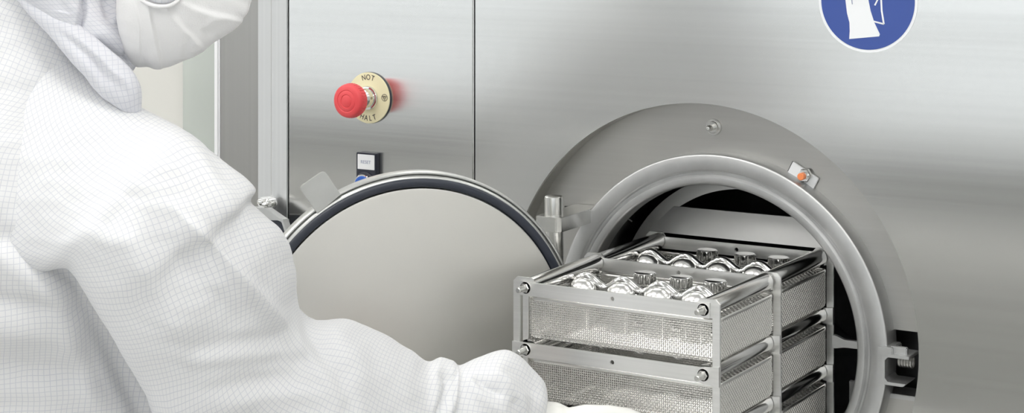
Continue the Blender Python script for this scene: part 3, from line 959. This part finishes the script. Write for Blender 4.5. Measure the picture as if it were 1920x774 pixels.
# docking trolley below the picture that carries the front of the rack
TR = thing('docking_trolley', 'steel trolley docked below the port, carrying the rack', 'trolley', (RC.x, -.16, 0))
zt3 = RZT - NT * RH - .0305
bm = N(); box(bm, (RKX - .02, RKY - .03, zt3 - .006), (RKX + RW + .02, -.035, zt3), .001); obj('trolley_top', bm, M_SHEET, TR)
for x in (RKX, RKX + RW):
    for y in (RKY - .01, -.06):
        bm = N(); tube(bm, [(x, y, .06), (x, y, zt3 - .006)], .011, 16); obj('leg', bm, M_TUBE, TR, 40)
        bm = N(); lathe(bm, [(0, -.009), (.03, -.009), (.03, .009), (0, .009)], (x, y, .03), (1, 0, 0), 24); obj('wheel', bm, M_RUBBER, TR, 40)

# ------------------------------------------------------------------ the person
PE = thing('person', 'person in white grid-lined cleanroom coverall, hood and face mask reaching to rack', 'person', az(100, 3233, 1.5).xy.to_3d())

def catmull(A, n):
    """A: list of tuples -> n+1 smooth samples"""
    out = []; m_ = len(A) - 1
    for i in range(n + 1):
        t = i / n * m_; k = min(int(t), m_ - 1); f = t - k
        p0, p1, p2, p3 = A[max(k - 1, 0)], A[k], A[k + 1], A[min(k + 2, m_)]
        out.append(tuple(0.5 * ((2 * b) + (-a + c) * f + (2 * a - 5 * b + 4 * c - d) * f * f + (-a + 3 * b - 3 * c + d) * f ** 3) for a, b, c, d in zip(p0, p1, p2, p3)))
    return out

def fold_height(px, py, folds):
    h = 0.0
    for kind, line, w, amp in folds:
        best = 1e9; side = 1; tt = 0; L = 0; tot = 0
        segs = list(zip(line[:-1], line[1:]))
        for (a, b) in segs: tot += hypot(b[0] - a[0], b[1] - a[1])
        for (a, b) in segs:
            dx, dy = b[0] - a[0], b[1] - a[1]; l2 = dx * dx + dy * dy
            f = ((px - a[0]) * dx + (py - a[1]) * dy) / l2
            fc = max(0.0, min(1.0, f))
            qx, qy = a[0] + dx * fc, a[1] + dy * fc
            d = hypot(px - qx, py - qy)
            if d < best:
                best = d; side = 1 if dx * (py - a[1]) - dy * (px - a[0]) > 0 else -1
                tt = (L + fc * sqrt(l2)) / tot
            L += sqrt(l2)
        if best > w * 4: continue
        env = min(1.0, 4.0 * min(tt, 1 - tt) + 0.15)
        if kind == 'g': h += amp * env * exp(-(best / w) ** 2)
        else:                                      # lapped pleat: sharp on one side, long on the other
            h += amp * env * (exp(-(best / w) * 1.1) if side > 0 else exp(-(best / (w * .16)) ** 2))
    return h

def loft(name, secs, n, m_, material, parent, folds=(), nz=(0.0, 20.0, 0.0, 60.0), label=None, caps=True, zdir=None, sub=None, squish=1.0):
    """secs: (Tx, Ty, Bx, By, zc, k)"""
    S_ = catmull(secs, n)
    fw = FWD
    rings = []
    for s in S_:
        T = az(s[0], s[1], s[4]); B = az(s[2], s[3], s[4])
        C_ = (T + B) / 2; a = (T - B) / 2; d = fw * (a.length * s[5])
        rings.append([C_ + a * cos(2 * pi * k / m_) - d * sin(2 * pi * k / m_) for k in range(m_)])
    # normals by differences
    disp = []
    for i, R_ in enumerate(rings):
        row = []
        for k, p in enumerate(R_):
            tu = R_[(k + 1) % m_] - R_[k - 1]
            tv = rings[min(i + 1, n)][k] - rings[max(i - 1, 0)][k]
            nn_ = tu.cross(tv)
            if nn_.length < 1e-12: nn_ = -fw.copy()
            nn_.normalize()
            c = sum(R_, Vector()) / m_ if k == 0 else c
            if nn_.dot(p - c) < 0: nn_ = -nn_
            h = 0
            if nn_.dot(fw) < 0.35 and folds:
                x, y = proj(p); h += fold_height(x, y, folds) * .001
            if nz[0]: h += nz[0] * noise.noise(p * nz[1])
            if nz[2]: h += nz[2] * noise.noise(Vector((p.x + 3, p.y, p.z * 1.7)) * nz[3])
            row.append(p + nn_ * h)
        disp.append(row)
    bm = N()
    uvl = bm.loops.layers.uv.new('cloth')
    V = [[bm.verts.new(p) for p in row] for row in disp]
    # arc-length coordinates from the undisplaced rings
    vl = [0.0]
    for i in range(1, n + 1):
        vl.append(vl[-1] + (rings[i][m_ // 4] - rings[i - 1][m_ // 4]).length)
    ul = []
    for R_ in rings:
        u = [0.0]
        for k in range(m_): u.append(u[-1] + (R_[(k + 1) % m_] - R_[k]).length)
        mid = u[m_ // 4]
        ul.append([x - mid for x in u])
    for i in range(n):
        for k in range(m_):
            j = (k + 1) % m_
            f = bm.faces.new((V[i][k], V[i][j], V[i + 1][j], V[i + 1][k]))
            co = ((ul[i][k], vl[i]), (ul[i][k + 1], vl[i]), (ul[i + 1][k + 1], vl[i + 1]), (ul[i + 1][k], vl[i + 1]))
            for l, c in zip(f.loops, co): l[uvl].uv = c
    if caps:
        bm.faces.new(V[0][::-1]); bm.faces.new(V[-1])
    return obj(name, bm, material, parent, 179, label)

def limbmesh(name, verts, edges, material, parent, vox, it, label=None):
    org = ORG[parent.name]
    bm = N()
    for a, b in edges:
        A, ra = verts[a]; B, rb = verts[b]
        ra = ra[0] if isinstance(ra, tuple) else ra; rb = rb[0] if isinstance(rb, tuple) else rb
        d = B - A; L = d.length; d.normalize()
        pr = [(0, -ra)] + [(ra * cos(t), ra * sin(t)) for t in [-pi / 2 + pi / 2 * k / 5 for k in range(1, 6)]] + [(rb * cos(t), L + rb * sin(t)) for t in [pi / 2 * k / 5 for k in range(0, 5)]] + [(0, L + rb)]
        lathe(bm, pr, A, d, 20)
    bmesh.ops.recalc_face_normals(bm, faces=bm.faces[:])
    bmesh.ops.translate(bm, verts=bm.verts[:], vec=-org)
    me = bpy.data.meshes.new('s'); bm.to_mesh(me); bm.free()
    o = bpy.data.objects.new('s', me); COL.objects.link(o)
    r_ = o.modifiers.new('R', 'REMESH'); r_.mode = 'VOXEL'; r_.voxel_size = vox; r_.use_smooth_shade = True
    s_ = o.modifiers.new('S', 'SMOOTH'); s_.factor = .5; s_.iterations = it
    bpy.context.view_layer.update()
    dg = bpy.context.evaluated_depsgraph_get()
    nm = bpy.data.meshes.new_from_object(o.evaluated_get(dg)); bpy.data.objects.remove(o)
    nm.name = name; nm.materials.clear(); nm.materials.append(material); nm.shade_smooth()
    r = bpy.data.objects.new(name, nm); COL.objects.link(r); r.parent = parent; ORG[r.name] = org
    if label: r['label'] = label
    return r
# ---- body under the clothing: one continuous skin
def P(px, py, zc, r): return (az(px, py, zc), r)
HAND = [  # continues from the wrist; (px,py,zc,r_glove)
    (985, 806, 1.603, .026), (1034, 806, 1.605, .0245), (1068, 812, 1.607, .021),
    (1062, 794, 1.603, .0135), (1098, 779, 1.600, .0098), (1142, 777, 1.602, .0082), (1180, 782, 1.606, .0076), (1206, 791, 1.611, .0066),
    (1098, 822, 1.604, .0105), (1150, 818, 1.596, .0088), (1186, 826, 1.600, .0080), (1204, 844, 1.612, .0072),
    (1096, 840, 1.606, .0105), (1148, 842, 1.594, .0090), (1184, 852, 1.598, .0080), (1200, 868, 1.612, .0072),
    (1090, 858, 1.610, .0100), (1138, 864, 1.598, .0086), (1170, 874, 1.602, .0078), (1184, 888, 1.614, .0070),
    (1080, 874, 1.614, .0092), (1118, 886, 1.604, .0076), (1144, 895, 1.607, .0070), (1156, 906, 1.616, .0062)]
HE = [(0, 1), (1, 2), (1, 3), (3, 4), (4, 5), (5, 6), (6, 7)] + [(2, 8), (8, 9), (9, 10), (10, 11), (2, 12), (12, 13), (13, 14), (14, 15), (2, 16), (16, 17), (17, 18), (18, 19), (2, 20), (20, 21), (21, 22), (22, 23)]
bv = [P(30, 1600, 1.57, .06),                 # 0 pelvis
      P(20, 1300, 1.53, .075), P(0, 850, 1.52, .075), P(0, 480, 1.515, .07), P(20, 270, 1.53, .035),   # 1-4
      P(90, 130, 1.50, .025), P(130, 10, 1.47, .03), P(180, -140, 1.45, .055), P(195, -250, 1.45, .055), P(205, -330, 1.45, .04),   # 5-9 neck, head
      P(330, -40, 1.45, .030), P(350, -120, 1.45, .022),          # 10 chin-ish, 11 nose
      P(110, 320, 1.455, .022), P(300, 520, 1.43, .034), P(440, 760, 1.47, .036), P(700, 775, 1.53, .036), P(900, 785, 1.585, .028),  # 12-16 near arm
      P(-40, 320, 1.60, .035), P(120, 600, 1.70, .034), P(300, 850, 1.72, .030), P(600, 900, 1.68, .027), P(760, 905, 1.65, .022), P(800, 906, 1.645, .020), P(830, 906, 1.64, .020),  # 17-23 far arm
      P(100, 2100, 1.52, .05), P(110, 2600, 1.50, .055), P(90, 3080, 1.50, .038), P(150, 3170, 1.50, .034), P(260, 3180, 1.50, .026),     # 24-28 near leg
      P(40, 2100, 1.66, .05), P(60, 2550, 1.68, .055), P(30, 2830, 1.70, .038), P(90, 2880, 1.70, .034), P(190, 2890, 1.70, .026)]
be = [(0, 1), (1, 2), (2, 3), (3, 4), (4, 5), (5, 6), (6, 7), (7, 8), (8, 9), (7, 10), (8, 11), (4, 12), (12, 13), (13, 14), (14, 15), (15, 16), (4, 17), (17, 18), (18, 19), (19, 20), (20, 21), (21, 22), (22, 23),
      (0, 24), (24, 25), (25, 26), (26, 27), (27, 28), (0, 29), (29, 30), (30, 31), (31, 32), (32, 33)]
k0 = len(bv)
for h_ in HAND: bv.append(P(h_[0], h_[1], h_[2], h_[3] * .8))
be += [(16, k0)] + [(a + k0, b + k0) for a, b in HE]
HAND2 = [(a - 150, b + 72, c + .030, r) for a, b, c, r in HAND]
k1 = len(bv)
for h_ in HAND2: bv.append(P(h_[0], h_[1], h_[2], h_[3] * .8))
be += [(23, k1)] + [(a + k1, b + k1) for a, b in HE]
limbmesh('body', bv, be, M_SKIN, PE, .004, 4)

# ---- coverall: torso
tfolds = [
    ('g', [(-40, 420), (30, 455), (95, 500), (150, 540)], 20, -6),
    ('g', [(-40, 470), (40, 510), (110, 560)], 26, 5),
    ('g', [(-60, 560), (40, 570), (120, 585), (210, 590)], 18, -4.5),
    ('g', [(-60, 610), (60, 625), (170, 640)], 24, 4.5),
    ('g', [(-60, 665), (60, 690), (190, 700)], 18, -4),
    ('g', [(-60, 725), (90, 735), (220, 745)], 24, 4),
    ('g', [(120, 480), (150, 545), (200, 640), (260, 760), (300, 860)], 22, -9),
    ('g', [(70, 500), (100, 560), (145, 680), (190, 790)], 20, 4),
    ('g', [(60, 385), (80, 425), (75, 455)], 9, 3),
    ('p', [(85, 470), (130, 590), (175, 700), (215, 800)], 8, 1.2),
]
TS = [(190, -120, 20, -170, 1.47, .7), (215, -30, -60, -130, 1.475, .66), (228, 60, -150, -40, 1.48, .64), (246, 190, -220, 90, 1.485, .74), (250, 260, -330, 240, 1.49, .84), (300, 400, -390, 430, 1.495, .84), (345, 520, -400, 580, 1.505, .74), (350, 640, -400, 720, 1.52, .58), (370, 850, -370, 950, 1.53, .62), (380, 1200, -330, 1250, 1.54, .66), (420, 1550, -330, 1600, 1.55, .66), (380, 1750, -280, 1800, 1.56, .6)]
CV = loft('coverall', TS, 260, 320, M_TORSO, PE, tfolds, (.0022, 16, .0007, 60), label='white coverall with fine grey grid lines')
# trouser legs and shoe covers (below the picture)
loft('trouser_leg', [(300, 1500, -60, 1520, 1.52, .8), (310, 2000, -60, 2010, 1.50, .9), (270, 2600, -20, 2600, 1.50, .9), (220, 3050, -10, 3050, 1.50, .9), (200, 3120, 10, 3120, 1.50, .9)], 60, 48, M_TORSO, CV, (), (.006, 9, 0, 1))
loft('trouser_leg', [(240, 1500, -160, 1520, 1.60, .8), (230, 2000, -150, 2010, 1.66, .9), (190, 2500, -100, 2500, 1.68, .9), (140, 2780, -80, 2780, 1.70, .9), (130, 2830, -60, 2830, 1.70, .9)], 60, 48, M_TORSO, CV, (), (.006, 9, 0, 1))
# near sleeve
sfolds = [
    ('g', [(325, 385), (380, 440), (450, 515), (510, 585), (560, 660)], 15, 4.4),
    ('g', [(285, 410), (310, 450), (375, 530), (450, 620)], 30, -4),
    ('p', [(318, 380), (420, 480), (500, 565), (558, 640)], 14, 2.4),
    ('g', [(385, 270), (420, 330), (475, 375)], 16, -2.5),
    ('g', [(360, 262), (400, 330), (450, 400), (520, 470)], 20, 2.5),
    ('g', [(478, 372), (450, 392), (435, 420)], 8, -1.5),
    ('g', [(300, 640), (380, 650), (470, 640), (560, 610)], 14, -1.6),
    ('g', [(330, 680), (420, 672), (520, 660), (600, 650)], 14, 1.8),
    ('g', [(380, 730), (470, 712), (560, 700)], 14, -1.6),
    ('g', [(400, 770), (500, 745), (600, 735)], 16, 2.4),
    ('g', [(562, 570), (590, 630), (640, 700), (670, 774)], 14, -4),
    ('g', [(610, 605), (650, 650), (700, 740)], 20, 2.6),
    ('g', [(548, 590), (560, 640), (600, 700), (640, 760)], 10, 2),
    ('g', [(150, 470), (190, 440), (240, 455), (300, 560), (360, 680)], 26, 3.5),
    ('g', [(250, 340), (220, 400), (180, 440)], 30, -3),
    ('g', [(842, 676), (856, 705), (852, 740), (838, 790)], 9, 4.0),
    ('g', [(822, 690), (842, 715), (838, 745), (815, 790)], 9, -4.5),
    ('g', [(888, 705), (910, 725), (945, 742)], 8, -4),
    ('g', [(868, 700), (905, 745), (960, 790)], 12, 2.8),
    ('g', [(910, 690), (945, 710), (975, 745), (985, 790)], 10, 3),
    ('g', [(940, 680), (980, 710), (1010, 750)], 9, -2.2),
    ('g', [(960, 745), (975, 770), (980, 800)], 7, -3),
]
SS = [(5, -40, -200, 40, 1.50, .3), (50, 12, -190, 170, 1.475, .36), (103, 64, -150, 300, 1.455, .42), (160, 122, -100, 420, 1.44, .46), (214, 163, -40, 500, 1.428, .50), (262, 202, 20, 520, 1.418, .55), (305, 226, 65, 515, 1.410, .61), (352, 250, 118, 500, 1.400, .72), (425, 308, 140, 510, 1.400, .78), (476, 352, 172, 560, 1.405, .82), (474, 386, 205, 610, 1.410, .82), (528, 438, 238, 668, 1.42, .82), (552, 500, 275, 735, 1.435, .82), (560, 575, 330, 850, 1.455, .85), (596, 603, 455, 920, 1.475, .85), (652, 603, 610, 930, 1.495, .88),
      (715, 627, 700, 920, 1.515, .9), (765, 656, 765, 905, 1.530, .9), (800, 680, 803, 892, 1.541, .9), (826, 673, 826, 888, 1.549, .9), (846, 680, 846, 882, 1.555, .9), (860, 688, 862, 876, 1.559, .9), (898, 672, 899, 872, 1.568, .9), (944, 659, 944, 868, 1.580, .9), (972, 668, 970, 862, 1.588, .88), (998, 692, 990, 858, 1.594, .85), (1022, 718, 1008, 852, 1.598, .8), (1024, 750, 1014, 846, 1.600, .7), (1006, 775, 1004, 838, 1.600, .6)]
SL = loft('sleeve', SS, 520, 280, M_SLEEVE, CV, sfolds, (.0011, 22, .0007, 60), label='near sleeve, grid lines running diagonally')
# far sleeve, hidden behind the near arm
loft('sleeve', [(-10, 170, -260, 330, 1.56, .9), (50, 230, -150, 460, 1.61, .95), (130, 330, -70, 600, 1.66, .95), (250, 560, 40, 740, 1.70, .95), (400, 800, 200, 980, 1.71, .95), (600, 835, 570, 985, 1.68, .9), (760, 850, 755, 965, 1.655, .9), (820, 862, 818, 955, 1.645, .9)], 120, 64, M_SLEEVE, CV, (), (.003, 20, 0, 1))
# collar of the coverall
cfolds = [('g', [(110, 60), (160, 100), (215, 165)], 10, -2.4), ('g', [(130, 60), (190, 108), (245, 170)], 9, 2), ('g', [(165, 100), (185, 140), (200, 175)], 7, -1.6), ('g', [(205, 130), (240, 150), (258, 190)], 8, 1.6)]
loft('collar', [(30, -60, -10, -45, 1.43, .6), (88, 8, 48, 22, 1.42, .6), (128, 34, 84, 62, 1.415, .6), (170, 64, 122, 104, 1.41, .6), (212, 98, 156, 138, 1.405, .6), (244, 128, 188, 180, 1.405, .6), (262, 158, 226, 205, 1.405, .6), (265, 188, 250, 215, 1.408, .6), (264, 215, 262, 224, 1.41, .6)], 110, 120, M_COLLAR, CV, cfolds, (.002, 30, .0005, 70), label='collar of the coverall, bluish shade put into its cloth colour')
# hood
hfolds = [('g', [(156, -20), (157, 20), (150, 45), (143, 68)], 5, -8), ('g', [(120, -10), (135, 15), (150, 20)], 9, 2.5), ('p', [(104, 20), (130, 27), (156, 22)], 8, 1.6),
          ('g', [(195, -10), (198, 15), (205, 38)], 7, -4), ('g', [(212, -20), (216, 20), (212, 45)], 9, 4.5), ('p', [(176, 36), (196, 50), (214, 54), (240, 50)], 12, 2.4),
          ('g', [(170, 70), (205, 95), (240, 120)], 9, -2.5), ('g', [(180, 55), (220, 75), (250, 95)], 10, 2.5), ('g', [(245, 90), (232, 108), (238, 122)], 5, -2.5)]
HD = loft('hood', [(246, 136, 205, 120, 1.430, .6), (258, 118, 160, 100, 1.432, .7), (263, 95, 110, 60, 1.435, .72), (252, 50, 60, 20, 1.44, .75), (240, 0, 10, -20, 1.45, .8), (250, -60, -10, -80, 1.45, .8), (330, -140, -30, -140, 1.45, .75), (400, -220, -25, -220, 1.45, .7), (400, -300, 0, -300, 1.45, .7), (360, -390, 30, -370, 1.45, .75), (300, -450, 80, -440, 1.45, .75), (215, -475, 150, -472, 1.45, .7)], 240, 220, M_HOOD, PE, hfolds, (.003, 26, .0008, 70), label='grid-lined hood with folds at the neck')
loft('cheek_flap', [(250, -60, 250, -10, 1.402, .3), (262, -70, 266, -6, 1.398, .3), (290, -75, 290, 5, 1.392, .3), (315, -75, 316, 5, 1.392, .3), (335, -70, 334, -6, 1.398, .3), (345, -50, 345, -22, 1.402, .3)], 40, 40, M_HOOD, HD, (), (.001, 40, 0, 1))
bm = N(); tube(bm, [az(x, y, z) for x, y, z, *_ in catmull([(255, -6, 1.402, 0), (268, 2, 1.396, 0), (290, 11, 1.390, 0), (316, 11, 1.390, 0), (334, 0, 1.396, 0), (346, -20, 1.400, 0)], 30)], .0016, 8)
obj('flap_piping', bm, M_MASK, HD, 60, label='white piping')
# mask
mfolds = [('p', [(276, 5), (287, 60), (301, 130)], 22, 2.6), ('p', [(306, 10), (340, 52), (384, 95)], 30, 3.0), ('p', [(330, 4), (390, 26), (462, 42)], 30, 3.0),
          ('g', [(345, 110), (352, 80), (350, 60)], 8, -1.4), ('g', [(370, 40), (384, 58), (400, 70)], 9, -1.3), ('p', [(250, -10), (262, 50), (262, 110)], 12, 1.4), ('g', [(420, -20), (450, 0), (474, 10)], 9, -1.4), ('g', [(365, 60), (400, 35), (430, 32)], 7, 1.2)]
MS = [(232, -60, 226, 60, 1.44, .7), (240, -120, 236, 98, 1.44, .72), (256, -150, 256, 124, 1.44, .72), (280, -165, 280, 123, 1.44, .72), (300, -170, 300, 127, 1.44, .70), (340, -172, 340, 116, 1.44, .68), (370, -170, 372, 103, 1.44, .64), (400, -165, 403, 80, 1.44, .60), (430, -155, 432, 58, 1.44, .55), (450, -140, 452, 38, 1.44, .5), (464, -120, 467, 15, 1.44, .45), (472, -95, 475, -15, 1.44, .4), (474, -75, 476, -45, 1.44, .35)]
loft('face_mask', MS, 240, 220, M_MASK, PE, mfolds, (.0014, 30, .0005, 90), label='white pleated face mask')
loft('goggles', [(372, -310, 372, -200, 1.45, .9), (395, -318, 395, -192, 1.45, 1.0), (418, -312, 418, -198, 1.45, .95), (426, -295, 426, -215, 1.45, .8)], 20, 40, M_GLASS, PE, (), (0, 1, 0, 1), label='clear goggles')
# glove
gv = [P(h_[0], h_[1], h_[2], h_[3]) for h_ in HAND]
gv.append(P(940, 800, 1.592, .030)); ge = HE + [(0, 24)]
limbmesh('glove', gv, ge, M_GLOVE, PE, .0012, 8, 'white latex glove on the near hand')
gv = [P(*h_) for h_ in HAND2]
gv.append(P(815, 906, 1.635, .028)); limbmesh('glove', gv, ge, M_GLOVE, PE, .0018, 6, 'white latex glove on the far hand')
for a_, b_ in (((90, 3080, 1.50), (260, 3165, 1.50)), ((30, 2830, 1.70), (190, 2876, 1.70))):
    limbmesh('shoe_cover', [P(*a_, .05), P(b_[0] - 110, b_[1], b_[2], .044), P(*b_, .036)], [(0, 1), (1, 2)], M_MASK, PE, .005, 4)
